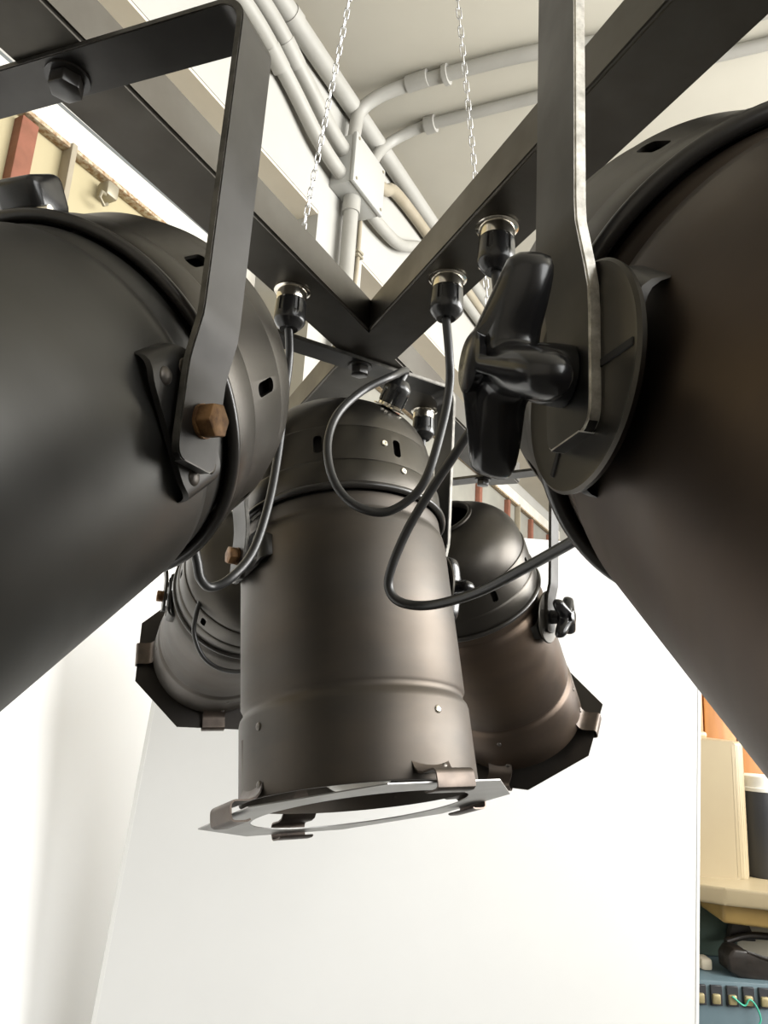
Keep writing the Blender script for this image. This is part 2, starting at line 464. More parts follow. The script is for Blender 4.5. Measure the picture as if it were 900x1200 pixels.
def gland_parts(parent, matrix, straight=True, scale=1.0, serrated=False):
    """cable gland pointing along local +Z from its seat; returns nothing"""
    S = Matrix.Scale(scale, 4)
    bm = bmesh.new()
    if serrated:
        n = 40
        prism(bm, [((.0165 if i % 2 else .0145) * math.cos(2 * PI * i / n), (.0165 if i % 2 else .0145) * math.sin(2 * PI * i / n)) for i in range(n)], 0, .0012)
        cyl(bm, .0125, .0012, .004, 32)
    else:
        revolve(bm, [(-.0008, 0), (-.0008, .0150), (.0012, .0158), (.0018, .0146), (.0022, .0132), (.0105, .0128), (.0110, .0118), (.0110, 0)], 48, closed=False)
    nut = finish('gland_nut', bm, M['chrome'], parent, matrix @ S)
    bm = bmesh.new(); z0 = .004 if serrated else .0105
    # ribbed dome nut
    n = 72; rings = []
    for z, r, rib in ((z0, .0118, 0), (z0 + .001, .0128, 1), (z0 + .012, .0132, 1), (z0 + .0135, .0136, 0), (z0 + .0185, .0138, 0), (z0 + .0205, .0132, 0), (z0 + .024, .0105, 0), (z0 + .0268, .0078, 0), (z0 + .0268, .0052, 0)):
        ring = []
        for i in range(n):
            k = i % 12
            d = (-.0010 if k in (0, 1, 11) else .0003) if rib else 0
            a = 2 * PI * i / n
            ring.append(bm.verts.new(((r + d) * math.cos(a), (r + d) * math.sin(a), z)))
        rings.append(ring)
    for k in range(len(rings) - 1):
        for i in range(n): bm.faces.new((rings[k][i], rings[k][(i + 1) % n], rings[k + 1][(i + 1) % n], rings[k + 1][i]))
    bm.faces.new(rings[0][::-1]); bm.faces.new(rings[-1])
    o = finish('gland_dome', bm, M['gland'], nut)
    tag(nut, 'bright nickel-plated nut'); tag(o, 'black ribbed nylon dome')
    return nut

# shared mesh data, made once
def mesh_of(bm, mat, name, angle=38):
    o = finish(name, bm, mat, angle=angle); me = o.data; bpy.data.objects.remove(o); return me
ME = {}
ME['band'] = band_mesh()
ME['cap'] = mesh_of(cap_bm(), M['cap'], 'rear_cap', 50)
ME['bead'] = mesh_of(bead_bm(), M['bead'], 'rim_bead', 60)
for sx, k in ((1, 'p'), (-1, 'm')):
    ME['brk' + k] = mesh_of(bracket_bm(sx), M['yoke'], 'pivot_bracket', 45)
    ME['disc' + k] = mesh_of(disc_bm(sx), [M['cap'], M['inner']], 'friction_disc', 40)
ME['rivet'] = mesh_of(rivet_bm(), M['rivet'], 'rivet')
ME['smallrivet'] = mesh_of(rivet_bm(.0034, .0016), M['rivet'], 'rivet')
ME['brightrivet'] = mesh_of(rivet_bm(.0034, .0016), M['screw'], 'rivet')
def screw_bm():
    bm = bmesh.new(); revolve(bm, [(-.001, 0), (-.001, .0032), (.0006, .0032), (.0012, .0026), (.0012, .0014), (.0004, .0012), (.0004, 0)], 20, closed=False); return bm
ME['screw'] = mesh_of(screw_bm(), M['screw'], 'screw')
ME['hexrust'] = mesh_of(hexhead_bm(.0145, .0075, .008), M['bolt'], 'pivot_bolt', 30)
ME['hexdark'] = mesh_of(hexhead_bm(.0170, .0085, .0125), M['bead'], 'hanging_bolt', 30)
def liner_bm():
    bm = bmesh.new(); revolve(bm, [(-.0655, .0905), (.030, .0905), (.030, .0895), (-.0655, .0895)], 64)
    bm2 = bm; cyl(bm2, .0895, -.0655, -.0640, 48); return bm2
ME['liner'] = mesh_of(liner_bm(), M['inner'], 'blackout_liner')  # added black liner, blocks the view through so the vent slots look dark
ME['yoke'] = mesh_of(yoke_bm(), [M['yoke'], M['cutedge']], 'yoke', 40)
ME['gel'] = mesh_of(gel_bm(), M['gel'], 'gel_frame', 30)
ME['geldark'] = mesh_of(gel_bm(), M['geldark'], 'gel_frame', 30)
for k in range(4): ME['clip%d' % k] = mesh_of(clip_bm(k), M['clip'], 'retaining_clip', 40)
ME['bulb'] = mesh_of(bulb_bm(), M['bulb'], 'light_bulb', 60)
ME['socket'] = mesh_of(socket_bm(), M['socket'], 'lamp_socket')

def cylpoint(th, t, r):
    """matrix on the drum: Z outward"""
    th = math.radians(th); d = V((math.cos(th), math.sin(th), 0))
    return frame_matrix(V((r * d.x, r * d.y, t)), (0, 0, 1), d)

FRAME_Z = 1.8375                      # underside of the steel cross
def spotlight(C, A, P, knob, body, label, gland_th, gland_t=-.104, screws=(), gel='geldark', knob_rot=0.0, gel_tilt=0.0, latch=None, bolt_off=0.0, edge=None):
    global KNOB_ROT
    C = V(C); A = V(A).normalized(); P = V(P)
    pivot = C + A * TP
    top = V((pivot.x, pivot.y, FRAME_Z))
    root = empty('spotlight', top)
    tag(root, label, 'spotlight', 'black spotlights hung under the steel cross')
    R = Matrix.Translation(-top)
    Lm = R @ frame_matrix(C, P, A)
    if body not in ME: ME[body] = mesh_of(body_bm(), [M[body], M['inner']], 'drum', 45)
    drum = link('drum', ME[body], root, Lm)
    for a in (87, 177, 267, 357):
        for t in (.196, .2405):
            rv = link('rivet', ME['brightrivet' if (a == 87 and t < .2) else 'smallrivet'], drum, cylpoint(a - 7, t, .1016))
            if a == 87 and t < .2: rv['label'] = 'bright zinc rivet'
    link('rim_bead', ME['bead'], root, Lm)
    vr = link('vent_ring', ME['band'], root, Lm)
    for th, t in screws: link('screw', ME['screw'], vr, cylpoint(th, t, .0985 if t < -.029 else .1004))['label'] = 'bright zinc screw'
    cap = link('rear_cap', ME['cap'], root, Lm)
    # gland on the dome
    r = domer(gland_t); th = math.radians(gland_th)
    nz = (gland_t + .066) / .0675 ** 2; nr = r / .0962 ** 2
    nrm = V((nr * math.cos(th), nr * math.sin(th), nz)).normalized()
    gm = Lm @ frame_matrix(V((r * math.cos(th), r * math.sin(th), gland_t)) , (-math.sin(th), math.cos(th), 0), nrm)
    gland_parts(root, gm, serrated=True)
    kx = knob
    for sx in (1, -1):
        b = link('pivot_bracket', ME['brk' + ('p' if sx > 0 else 'm')], root, Lm)
        for y in (.0235, -.0235):
            for dz in (-.0075, .0075):
                mm = frame_matrix(V((sx * .1044, y, TP + dz)), (0, 0, 1), V((sx, 0, 0)))
                link('rivet', ME['rivet'], b, mm)
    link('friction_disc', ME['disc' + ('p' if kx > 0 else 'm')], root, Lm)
    KNOB_ROT = knob_rot
    link('clamp_knob', mesh_of(knob_bm(kx), M['knob'], 'clamp_knob', 60), root, Lm)['label'] = 'black four-lobed hand knob'
    up = (top - pivot).normalized()
    Ym = R @ frame_matrix(pivot, P, up)
    dz = (top - pivot).length - .002 - YH
    yk = link('yoke', ME['yoke'], root, Ym)
    if abs(dz) > 1e-4:
        me = ME['yoke'].copy()
        for v in me.vertices:
            if v.co.z > .1: v.co.z += dz
        yk.data = me
    if edge:
        yk.material_slots[1].link = 'OBJECT'; yk.material_slots[1].material = M[edge]
    link('hanging_bolt', ME['hexdark'], yk, frame_matrix(V((bolt_off, 0, YH + dz - .002)), (1, 0, 0), (0, 0, -1)))
    bx = link('pivot_bolt', ME['hexrust'], yk, frame_matrix(V((-kx * .1116, 0, 0)), (0, 1, .3), (-kx, 0, 0)))
    bx['label'] = 'rusty hexagon bolt head'
    e = V((math.cos(math.radians(-31)), math.sin(math.radians(-31)), 0))
    Gm = Lm @ Matrix.Translation((0, 0, .2585)) @ Matrix.Rotation(math.radians(gel_tilt), 4, e) @ Matrix.Translation((0, 0, -.2605))
    link('gel_frame', ME[gel], root, Gm)
    for k in range(4): link('retaining_clip', ME['clip%d' % k], root, Gm)
    if latch:
        th, t = latch
        lb = bmesh.new(); box(lb, (-.012, -.014, -.004), (.012, .014, .018), .005, 3)
        lo = finish('latch', lb, M['gland'], root, Lm @ cylpoint(th, t, .1004))
        lo['label'] = 'black rounded latch block'
        lb = bmesh.new(); cyl(lb, .0022, -.018, .018, 14, Matrix.Translation((.010, 0, .001)) @ Matrix.Rotation(PI / 2, 4, 'X')); finish('pin', lb, M['screw'], lo)
    sk = link('lamp_socket', ME['socket'], root, Lm)
    link('blackout_liner', ME['liner'], root, Lm)
    link('light_bulb', ME['bulb'], root, Lm)['label'] = 'frosted white bulb'
    tip = root.matrix_basis @ gm @ V((0, 0, .029))
    dirn = ((root.matrix_basis @ gm).to_3x3() @ V((0, 0, 1))).normalized()
    return tip, dirn

LAMPS = {
 'centre': dict(C=(-0.0404, 0.7288, 1.6548), A=(0.1402, -0.2281, -0.9635), knob=1, body='body', gland_th=78, gland_t=-.108, screws=((94, -.049), (84, -.022)), gel='gel', knob_rot=.25, gel_tilt=-2.5,
    label='central black spotlight under the crossing of the steel bars, pointing almost straight down'),
 'nearleft': dict(C=(-0.1765, 0.3841, 1.6403), A=(-0.2756, -0.7348, -0.6197), knob=-1, body='greybody', gland_th=222, gland_t=-.110, latch=(88, -.020), bolt_off=-.009,
    label='large grey-black spotlight whose rusty pivot bolt faces the central spotlight, its front cut off'),
 'nearright': dict(C=(0.1568, 0.2673, 1.6260), A=(0.1544, -0.7618, -0.6291), knob=-1, body='rustybody', gland_th=70, gland_t=-.09, knob_rot=.20, edge='brightedge',
    label='large bronze-black spotlight nearest the viewer with a big black hand knob on its disc'),
 'farright': dict(C=(0.1326, 1.0735, 1.6501), A=(0.4010, 0.6008, -0.6915), knob=-1, body='brownbody', gland_th=256, gland_t=-.112, knob_rot=.2,
    label='small-looking brown-black spotlight behind the central one, with bare round dome and small knob'),
 'farleft': dict(C=(-0.1947, 1.0841, 1.6357), A=(-0.3303, 0.8811, -0.3384), knob=-1, body='body', gland_th=60, gland_t=-.10,
    label='half-hidden far spotlight with thin looped cable, seen from behind between two nearer spotlights'),
}
TIPS = {}
for k, d in LAMPS.items():
    A = V(d['A']); d['P'] = V((0, 0, 1)).cross(A).normalized()
    TIPS[k] = spotlight(**d)

# ------------------------------------------------------------------ the steel cross
XC = V((-.0233, .7067, 0)); XH = .034; XW = .025
dA = V((.4447, .8957, 0)).normalized(); dB = V((-.385, .923, 0)).normalized()
cross = empty('steel_cross', (XC.x, XC.y, FRAME_Z))
tag(cross, 'X-shaped frame of raw steel box bars carrying the spotlights', 'light frame')
def perp(d): return V((-d.y, d.x, 0))
def meet(d1, s1, d2, s2):
    """corner where edge line s1 of bar d1 meets edge line s2 of bar d2 (offsets along their left normals)"""
    p1 = perp(d1) * s1 * XW; p2 = perp(d2) * s2 * XW
    den = d1.x * d2.y - d1.y * d2.x
    t = ((p2 - p1).x * d2.y - (p2 - p1).y * d2.x) / den
    return p1 + d1 * t
def arm(d, nl, nr, length):
    """arm along d; nl / nr: directions of its left and right neighbours"""
    left = meet(d, 1, nl, -1); right = meet(d, -1, nr, 1)
    e = d * length; pts = [V((0, 0, 0)), right, e - perp(d) * XW, e + perp(d) * XW, left]
    bm = bmesh.new()
    prism(bm, [(p.x, p.y) for p in pts], 0, XH)
    es = [ed for ed in bm.edges if ed.calc_length() > .1]
    bmesh.ops.bevel(bm, geom=es, offset=.0022, segments=3, affect='EDGES')
    return finish('bar', bm, M['frame'], cross)
LA = {'nearA': .46, 'farA': .475, 'nearB': .58, 'farB': .50}
arm(-dA, -dB, dB, LA['nearA']); arm(dA, dB, -dB, LA['farA'])
arm(-dB, dA, -dA, LA['nearB']); arm(dB, -dA, dA, LA['farB'])
GL = [(-.0915, .5825), (.0407, .5480), (.0697, .4760), (.0410, .8420), (-.1450, .9700)]
GTIP = []
for x, y in GL:
    g = gland_parts(cross, Matrix.Translation((x - XC.x, y - XC.y, 0)) @ Matrix.Rotation(PI, 4, 'X'))
    GTIP.append(V((x, y, FRAME_Z - .036)))
# eye bolts for the chains
EYES = [XC + dA * .462 + V((0, 0, FRAME_Z + XH)), XC + dB * .480 + V((0, 0, FRAME_Z + XH)), XC - dA * .43 + V((0, 0, FRAME_Z + XH)), XC - dB * .545 + V((0, 0, FRAME_Z + XH))]
for e in EYES:
    bm = bmesh.new()
    tube(bm, [(.008 * math.cos(a), 0, .012 + .008 * math.sin(a)) for a in [2 * PI * i / 20 for i in range(20)]], .0016, 8, closed=True)
    cyl(bm, .0018, -.002, .005, 10); cyl(bm, .005, 0, .0015, 16)
    finish('eye_bolt', bm, M['chain'], cross, Matrix.Translation(e - V((XC.x, XC.y, FRAME_Z))))

# ------------------------------------------------------------------ chains
HOOK = V((-.0236, .7550, 3.03))
def link_me():
    bm = bmesh.new(); w = .0036; l = .0052
    pts = [(w * math.cos(math.radians(a)), 0, l + w * math.sin(math.radians(a))) for a in range(0, 181, 30)] + [(w * math.cos(math.radians(a)), 0, -l + w * math.sin(math.radians(a))) for a in range(180, 361, 30)]
    tube(bm, pts, .00100, 8, closed=True)
    return mesh_of(bm, M['chain'], 'chain_link', 80)
LINK = link_me()
CHL = ['zinc chain from the hook to the far bar end behind the big hand knob',
       'zinc chain running down in front of the wall conduits and grey junction box',
       'zinc chain to the near bar end above the spotlight with the rusty pivot bolt',
       'zinc chain to the near bar end above the spotlight with the big hand knob']
for e, lab in zip(EYES, CHL):
    a = e + V((0, 0, .016)); b = HOOK - V((0, 0, .01)) + (e - HOOK).normalized() * .012
    n = 96 if (b - a).length / .0135 > 96 else int((b - a).length / .0135)
    pitch = (b - a).length / n
    root = empty('chain', b); tag(root, lab, 'chain', 'zinc chains holding the steel cross')
    d = (a - b).normalized(); base = frame_matrix((0, 0, 0), (1, .2, 0), d)
    for i in range(n):
        m = Matrix.Translation(d * pitch * (i + .5)) @ base @ Matrix.Rotation((i % 2) * PI / 2 + .3, 4, 'Z') @ Matrix.Diagonal((1, 1, pitch / .0135 * 1.0, 1))
        link('chain_link', LINK, root, m)

# ------------------------------------------------------------------ cables
def cable(name, pts, r, label, seed=0):
    bm = bmesh.new(); tube(bm, catmull(pts, 10), r, 16)
    o = finish(name, bm, M['rubber'], None, None, 80)
    return tag(o, label, 'cable', 'black lamp cables')
def gp(i): return [tuple(GTIP[i] + V((0, 0, .006))), tuple(GTIP[i])]
def tp(k): t, d = TIPS[k]; return [tuple(t + d * .012), tuple(t), tuple(t - d * .006)]
cable('lamp_cable', gp(1) + [(.0447, .5480, 1.7677), (.0465, .5560, 1.7463), (.0429, .5640, 1.7157), (.0327, .5700, 1.6731), (.0188, .5760, 1.6534), (-.002, .5790, 1.6428), (-.0266, .5790, 1.6494), (-.0434, .5812, 1.6699), (-.0505, .5888, 1.7015), (-.0449, .6015, 1.7335), (-.0258, .6197, 1.7639), (.0003, .6370, 1.7880)] + tp('centre'), .0036,
      'black cable making a round loop in front of the central spotlight')
cable('lamp_cable', gp(2) + [(.0725, .4782, 1.774), (.0737, .4961, 1.7429), (.0679, .5146, 1.7101), (.0547, .5307, 1.6868), (.0367, .548, 1.6584), (.0193, .561, 1.6266), (.0086, .5684, 1.597), (.0076, .5723, 1.5809), (.0174, .5697, 1.5706), (.0397, .5599, 1.5688), (.0704, .5272, 1.576), (.0978, .4827, 1.5892), (.1157, .4393, 1.598), (.1300, .4100, 1.6063), (.1500, .4000, 1.6256), (.165, .395, 1.66)] + tp('nearright'), .0037,
      'black cable sagging past the central spotlight towards the big bronze-black one')
cable('lamp_cable', gp(0) + [(-.0908, .598, 1.7808), (-.0918, .5995, 1.7414), (-.0927, .6007, 1.6952), (-.0949, .5918, 1.6478), (-.1017, .5816, 1.6061), (-.1133, .567, 1.5818), (-.1263, .5591, 1.572), (-.1326, .5477, 1.5764), (-.1360, .5430, 1.5895), (-.1430, .5400, 1.6080), (-.160, .532, 1.630)] + tp('nearleft'), .0036,
      'black cable hanging from the bar beside the grey-black spotlight and curling under it')
cable('lamp_cable', gp(4) + [(-.1700, 1.0500, 1.770), (-.1837, 1.0292, 1.7121), (-.1902, 1.0042, 1.6883), (-.2134, .9850, 1.655), (-.2314, .9760, 1.6122), (-.2382, .9800, 1.5785), (-.2356, .9853, 1.5565), (-.2219, .991, 1.5335), (-.1975, .9960, 1.521), (-.1671, .9900, 1.523), (-.1435, .9850, 1.553), (-.137, .9830, 1.60)] + tp('farleft'), .0030,
      'thin black cable looping behind the central spotlight over the half-hidden far one')
cable('lamp_cable', gp(3) + [(.0420, .850, 1.780), (.0440, .875, 1.755)] + tp('farright'), .0036,
      'short black cable dropping from the far bar to the round-domed spotlight')

# ------------------------------------------------------------------ the room (s along the window wall, n out from it)
WD = V((.45984, .88800, 0)); WN = V((.88800, -.45984, 0)); ND = -1.5745
HCEIL = 4.2; S0, S1, N1 = -3.2, 9.0, 3.2
RM = Matrix(((WD.x, WN.x, 0, 0), (WD.y, WN.y, 0, 0), (0, 0, 1, 0), (0, 0, 0, 1)))    # (s, n, z) -> world (mirror-handed)
def sn(s, n, z): return WD * s + WN * n + V((0, 0, z))
def rbox(bm, lo, hi, bevel=0.0): return box(bm, lo, hi, bevel, 2, RM)
def struct(name, parts, mat):
    bm = bmesh.new()
    for lo, hi in parts: rbox(bm, lo, hi)
    o = finish(name, bm, mat); o['kind'] = 'structure'; return o
struct('floor', [((S0 - .2, ND - .6, -.1), (S1 + .2, N1 + .2, 0))], M['floor'])
struct('ceiling', [((S0 - .2, ND - .6, HCEIL), (S1 + .2, N1 + .2, HCEIL + .15))], M['ceilmat'])
# window wall: lintel band, sill wall, pilasters
HEAD = 3.465; SILL = 2.15; BACK = ND - .34
PIL = [(-3.2, -2.2), (2.27, 2.66), (7.7, 9.0)]
parts = [((S0, BACK - .1, HEAD), (S1, ND, HCEIL)), ((S0, BACK - .1, 0), (S1, ND, SILL))]
for a, b in PIL: parts.append(((a, BACK - .1, SILL), (b, ND, HEAD)))
struct('wall_left', parts, M['plaster'])
# soffits (shade tone put into their beige) as thin skins on the underside of the lintel
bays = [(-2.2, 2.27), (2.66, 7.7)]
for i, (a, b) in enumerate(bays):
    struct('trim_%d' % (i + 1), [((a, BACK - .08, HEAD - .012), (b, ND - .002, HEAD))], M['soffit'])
struct('wall_back', [((S0 - .2, ND - .6, 0), (S0, N1 + .2, HCEIL))], M['darkwall'])
struct('wall_far', [((S1, ND - .6, 0), (S1 + .2, N1 + .2, HCEIL))], M['plaster'])
# right wall with a row of window openings
RO = [(-1.6, .8), (1.2, 4.6), (5.2, 8.0)]; RZ = (1.6, 3.9)
rp = [((S0, N1, 0), (S1, N1 + .2, RZ[0])), ((S0, N1, RZ[1]), (S1, N1 + .2, HCEIL))]
xs = [S0] + [v for ab in RO for v in ab] + [S1]
for i in range(0, len(xs), 2): rp.append(((xs[i], N1, RZ[0]), (xs[i + 1], N1 + .2, RZ[1])))
struct('wall_right', rp, M['darkwall'])

# left-wall windows
def window(n, a, b, top, posts, rods, sill, pane, dn=.05):
    """frosted window set back in its bay; head bar, posts and rods in front of the pane"""
    r = empty('window_%d' % n, sn((a + b) / 2, BACK + dn, sill)); r['kind'] = 'structure'
    inv = Matrix.Translation(-r.location)
    def part(name, lo, hi, mat, bevel=.003):
        bm = bmesh.new(); rbox(bm, lo, hi, bevel); 
        for v in bm.verts: v.co = inv @ v.co
        return finish(name, bm, mat, r)
    part('pane', (a, BACK - .01, sill), (b, BACK + .01, top), pane, 0)
    part('head_bar', (a, BACK + .01, top - .035), (b, BACK + .047, top + .06), M['whitebar'])
    part('rusty_edge', (a, BACK + .012, top - .048), (b, BACK + .051, top - .033), M['rust'])
    for p in posts: part('post', (p - .028, BACK + .01, sill), (p + .028, BACK + dn, top - .062), M['redpost'])
    for p in rods: part('rod', (p - .010, BACK + .012, sill), (p + .010, BACK + dn + .01, top - .03), M['oldpipe'])
    return r, part
struct('trim_4', [((-2.2, BACK - .05, 3.28), (2.27, BACK, HEAD))], M['plaster'])
w1, part = window(1, -2.2, 2.27, 3.165, (-1.0, 1.16), (1.31,), SILL, M['pane'])
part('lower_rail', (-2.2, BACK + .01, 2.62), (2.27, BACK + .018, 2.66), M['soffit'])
bm = bmesh.new(); rbox(bm, (1.44, BACK + .02, 3.045), (1.49, BACK + .075, 3.10), .01)
tube(bm, [sn(1.45, BACK + .06, 3.05), sn(1.425, BACK + .07, 3.04), sn(1.42, BACK + .07, 3.015), sn(1.44, BACK + .07, 3.0), sn(1.46, BACK + .06, 3.02)], .006, 8)
for v in bm.verts: v.co = v.co - w1.location
finish('latch', bm, M['latch'], w1)
w2, part = window(2, 2.66, 7.7, 3.25, (3.7, 4.46, 5.20, 5.92, 6.64, 7.3), (6.2,), SILL, M['grimypane'])
part('lower_panel', (2.66, BACK + .01, SILL), (7.7, BACK + .03, 2.72), M['lowpane'], 0)
struct('trim_5', [((2.66, BACK - .05, 3.3), (7.7, BACK, HEAD))], M['plaster'])

# ------------------------------------------------------------------ conduits and junction box
def pipe(pts, r, label, mat=None, per=8, smooth=True):
    bm = bmesh.new(); tube(bm, catmull(pts, per) if smooth else pts, r, 16)
    o = finish('conduit', bm, mat or M['pipe'], None, None, 70)
    return tag(o, label, 'conduit', 'painted conduits along the ceiling corner')
def sleeve(o, p, d, r, l):
    bm = bmesh.new(); tube(bm, [V(p) - V(d) * l / 2, V(p) + V(d) * l / 2], r, 18)
    finish('coupling', bm, M['pipe'], o, None, 50)
BX = (2.33, 2.60, 3.63, 3.87)   # box s range, z range
def straight(a, b, k=6): a = V(a); b = V(b); return [a.lerp(b, i / k) for i in range(k + 1)]
c1 = pipe([sn(-3.0, ND + .047, 4.08), sn(0, ND + .047, 4.08), sn(1.5, ND + .047, 4.08), sn(2.3, ND + .047, 4.08), sn(3.5, ND + .047, 4.08), sn(5.5, ND + .047, 4.08), sn(8.9, ND + .047, 4.08)], .042, 'thick grey conduit running along the wall just below the ceiling')
c2 = pipe([sn(-3.0, ND + .047, 3.965), sn(0, ND + .047, 3.965), sn(1.3, ND + .047, 3.965), sn(1.75, ND + .047, 3.965), sn(2.02, ND + .045, 3.90), sn(2.22, ND + .055, 3.82), sn(2.38, ND + .06, 3.79)], .034, 'middle grey conduit bending down into the top of the box side')
c3 = pipe([sn(-3.0, ND + .047, 3.868), sn(0, ND + .047, 3.868), sn(1.25, ND + .047, 3.868), sn(1.66, ND + .047, 3.868), sn(1.93, ND + .04, 3.81), sn(2.16, ND + .05, 3.71), sn(2.36, ND + .055, 3.675)], .031, 'lowest grey conduit bending down into the lower box side')
sleeve(c2, sn(1.92, ND + .042, 3.93), (WD - V((0, 0, .35))).normalized(), .040, .10); sleeve(c3, sn(1.84, ND + .038, 3.835), (WD - V((0, 0, .35))).normalized(), .037, .09)
sleeve(c2, sn(1.62, ND + .047, 3.965), WD, .041, .03); sleeve(c3, sn(1.55, ND + .047, 3.868), WD, .038, .03); sleeve(c1, sn(1.9, ND + .047, 4.08), WD, .0462, .05)
c4 = pipe([sn(2.40, ND + .06, 3.80), sn(2.41, ND + .06, 3.95), sn(2.415, ND + .075, 4.06), sn(2.43, ND + .15, 4.125), sn(2.45, ND + .26, 4.158), sn(2.46, ND + .36, 4.162), sn(2.50, ND + .8, 4.162), sn(2.60, ND + 1.3, 4.162), sn(2.80, ND + 2.6, 4.162), sn(3.0, ND + 4.6, 4.162)], .030, 'grey conduit rising from the box and crossing the ceiling')
sleeve(c4, sn(2.452, ND + .34, 4.162), WN, .036, .10); sleeve(c4, sn(2.47, ND + .47, 4.162), WN, .044, .022)
c5 = pipe([sn(2.54, ND + .06, 3.80), sn(2.60, ND + .06, 3.95), sn(2.66, ND + .07, 4.06), sn(2.70, ND + .12, 4.13), sn(2.715, ND + .22, 4.165), sn(2.72, ND + .35, 4.168), sn(2.76, ND + .9, 4.168), sn(2.84, ND + 1.7, 4.168), sn(2.98, ND + 3.4, 4.168), sn(3.1, ND + 4.6, 4.168)], .026, 'thinner grey conduit crossing the ceiling beyond the thick one')
sleeve(c5, sn(2.718, ND + .29, 4.167), WN, .040, .05)
c6 = pipe([sn(2.44, ND + .055, 3.66), sn(2.44, ND + .055, 3.4), sn(2.44, ND + .055, 2.8), sn(2.44, ND + .055, 2.0), sn(2.44, ND + .055, .0)], .033, 'vertical grey conduit dropping from the box down the white pilaster')
sleeve(c6, sn(2.44, ND + .055, 3.60), (0, 0, 1), .040, .09)
c7 = pipe([sn(2.55, ND + .05, 3.68), sn(2.75, ND + .05, 3.68), sn(2.95, ND + .045, 3.72), sn(3.2, ND + .04, 3.86), sn(3.4, ND + .04, 3.90), sn(4.2, ND + .04, 3.90), sn(6, ND + .04, 3.90), sn(8.9, ND + .04, 3.90)], .030, 'grey conduit leaving the far side of the box low on the wall')
c8 = pipe([sn(2.55, ND + .05, 3.82), sn(2.75, ND + .045, 3.90), sn(3.0, ND + .04, 3.985), sn(4.2, ND + .04, 3.99), sn(6, ND + .04, 3.99), sn(8.9, ND + .04, 3.99)], .030, 'yellowed conduit beyond the box between the other wall conduits', M['oldpipe'])
c9 = pipe([sn(-3.0, ND + .018, 4.178), sn(1, ND + .018, 4.178), sn(3, ND + .018, 4.178), sn(6, ND + .018, 4.178), sn(8.9, ND + .018, 4.178)], .012, 'thin yellowish line in the corner between wall and ceiling', M['oldpipe'])
c10 = pipe([sn(2.60, ND + .012, 3.66), sn(2.60, ND + .012, 3.4), sn(2.585, ND + .012, 3.2), sn(2.60, ND + .012, 2.8), sn(2.60, ND + .012, 2.2)], .009, 'thin cream cable clipped down the pilaster edge', M['oldpipe'])
bm = bmesh.new()
for z in (3.47, 3.45): rbox(bm, (2.575, ND, z - .008), (2.625, ND + .028, z + .004), .003)
finish('cable_clip', bm, M['latch'], c10)

jb = empty('junction_box', sn((BX[0] + BX[1]) / 2, ND, BX[2])); tag(jb, 'light grey square junction box where the wall conduits meet', 'junction box')
bm = bmesh.new(); rbox(bm, (BX[0], ND, BX[2]), (BX[1], ND + .105, BX[3]), .006)
for v in bm.verts: v.co = v.co - jb.location
finish('case', bm, M['boxmat'], jb)
bm = bmesh.new(); rbox(bm, (BX[0] - .004, ND + .105, BX[2] - .004), (BX[1] + .004, ND + .125, BX[3] + .004), .006)
for v in bm.verts: v.co = v.co - jb.location
lid = finish('lid', bm, M['boxmat'], jb)
for s in (BX[0] + .02, BX[1] - .02):
    for z in (BX[2] + .02, BX[3] - .02):
        bm = bmesh.new(); cyl(bm, .007, 0, .004, 16, Matrix.Translation(sn(s, ND + .124, z) - jb.location) @ frame_matrix((0, 0, 0), (0, 0, 1), WN))
        finish('screw', bm, M['latch'], lid)
hk = empty('ceiling_hook', HOOK); tag(hk, 'steel rod with a ring holding the four chains', 'hook')
bm = bmesh.new(); tube(bm, [(.012 * math.cos(2 * PI * i / 24), 0, .012 * math.sin(2 * PI * i / 24) - .002) for i in range(24)], .0028, 10, closed=True); finish('ring', bm, M['chain'], hk)
bm = bmesh.new(); cyl(bm, .003, .008, HCEIL - HOOK.z, 12); cyl(bm, .03, HCEIL - HOOK.z - .012, HCEIL - HOOK.z, 24); finish('rod', bm, M['chain'], hk)

# ------------------------------------------------------------------ white boards
def board(name, pts, thick, mat, label):
    """upright panel from four front-face corners (bl, br, tr, tl), thickness to the back"""
    p = [V(q) for q in pts]; nb = (p[1] - p[0]).cross(p[3] - p[0]).normalized() * -1
    root = empty(name, (p[0] + p[1]) / 2); tag(root, label, 'board')
    bm = bmesh.new(); a = [bm.verts.new(q - root.location) for q in p]; b = [bm.verts.new(q + nb * thick - root.location) for q in p]
    bm.faces.new(a); bm.faces.new(b[::-1]); 
    for i in range(4): bm.faces.new((a[i], b[i], b[(i + 1) % 4], a[(i + 1) % 4]))
    finish('sheet', bm, mat, root)
    up = (p[3] - p[0]).normalized(); rt = (p[1] - p[0]).normalized()
    e = .008
    for q0, q1, s in ((p[0], p[3], -rt), (p[1], p[2], rt)):
        bm = bmesh.new(); c = [q0 - nb * .001, q0 + s * e - nb * .001, q0 + s * e + nb * (thick + .001), q0 + nb * (thick + .001)]
        d = [q + (q1 - q0) for q in c]
        A = [bm.verts.new(q - root.location) for q in c]; B = [bm.verts.new(q - root.location) for q in d]
        bm.faces.new(A[::-1]); bm.faces.new(B)
        for i in range(4): bm.faces.new((A[i], A[(i + 1) % 4], B[(i + 1) % 4], B[i]))
        finish('edge_strip', bm, M['boardedge'], root)
    return root
board('white_board', [(-.535, 1.6, .004), (.720, 1.86, .036), (.812, 1.86, 1.905), (-.425, 1.6, 1.873)], .018, M['board'], 'large upright white laminate board standing behind the spotlights')
q = lambda s, n, z: sn(s, n, z)
board('white_board', [q(-.9, ND + .34, 0), q(2.05, ND + .34, 0), q(2.05, ND + .10, 2.05), q(-.9, ND + .10, 2.05)], .016, M['brightboard'], 'glaring white board leaning on the window wall, partly behind the standing board')

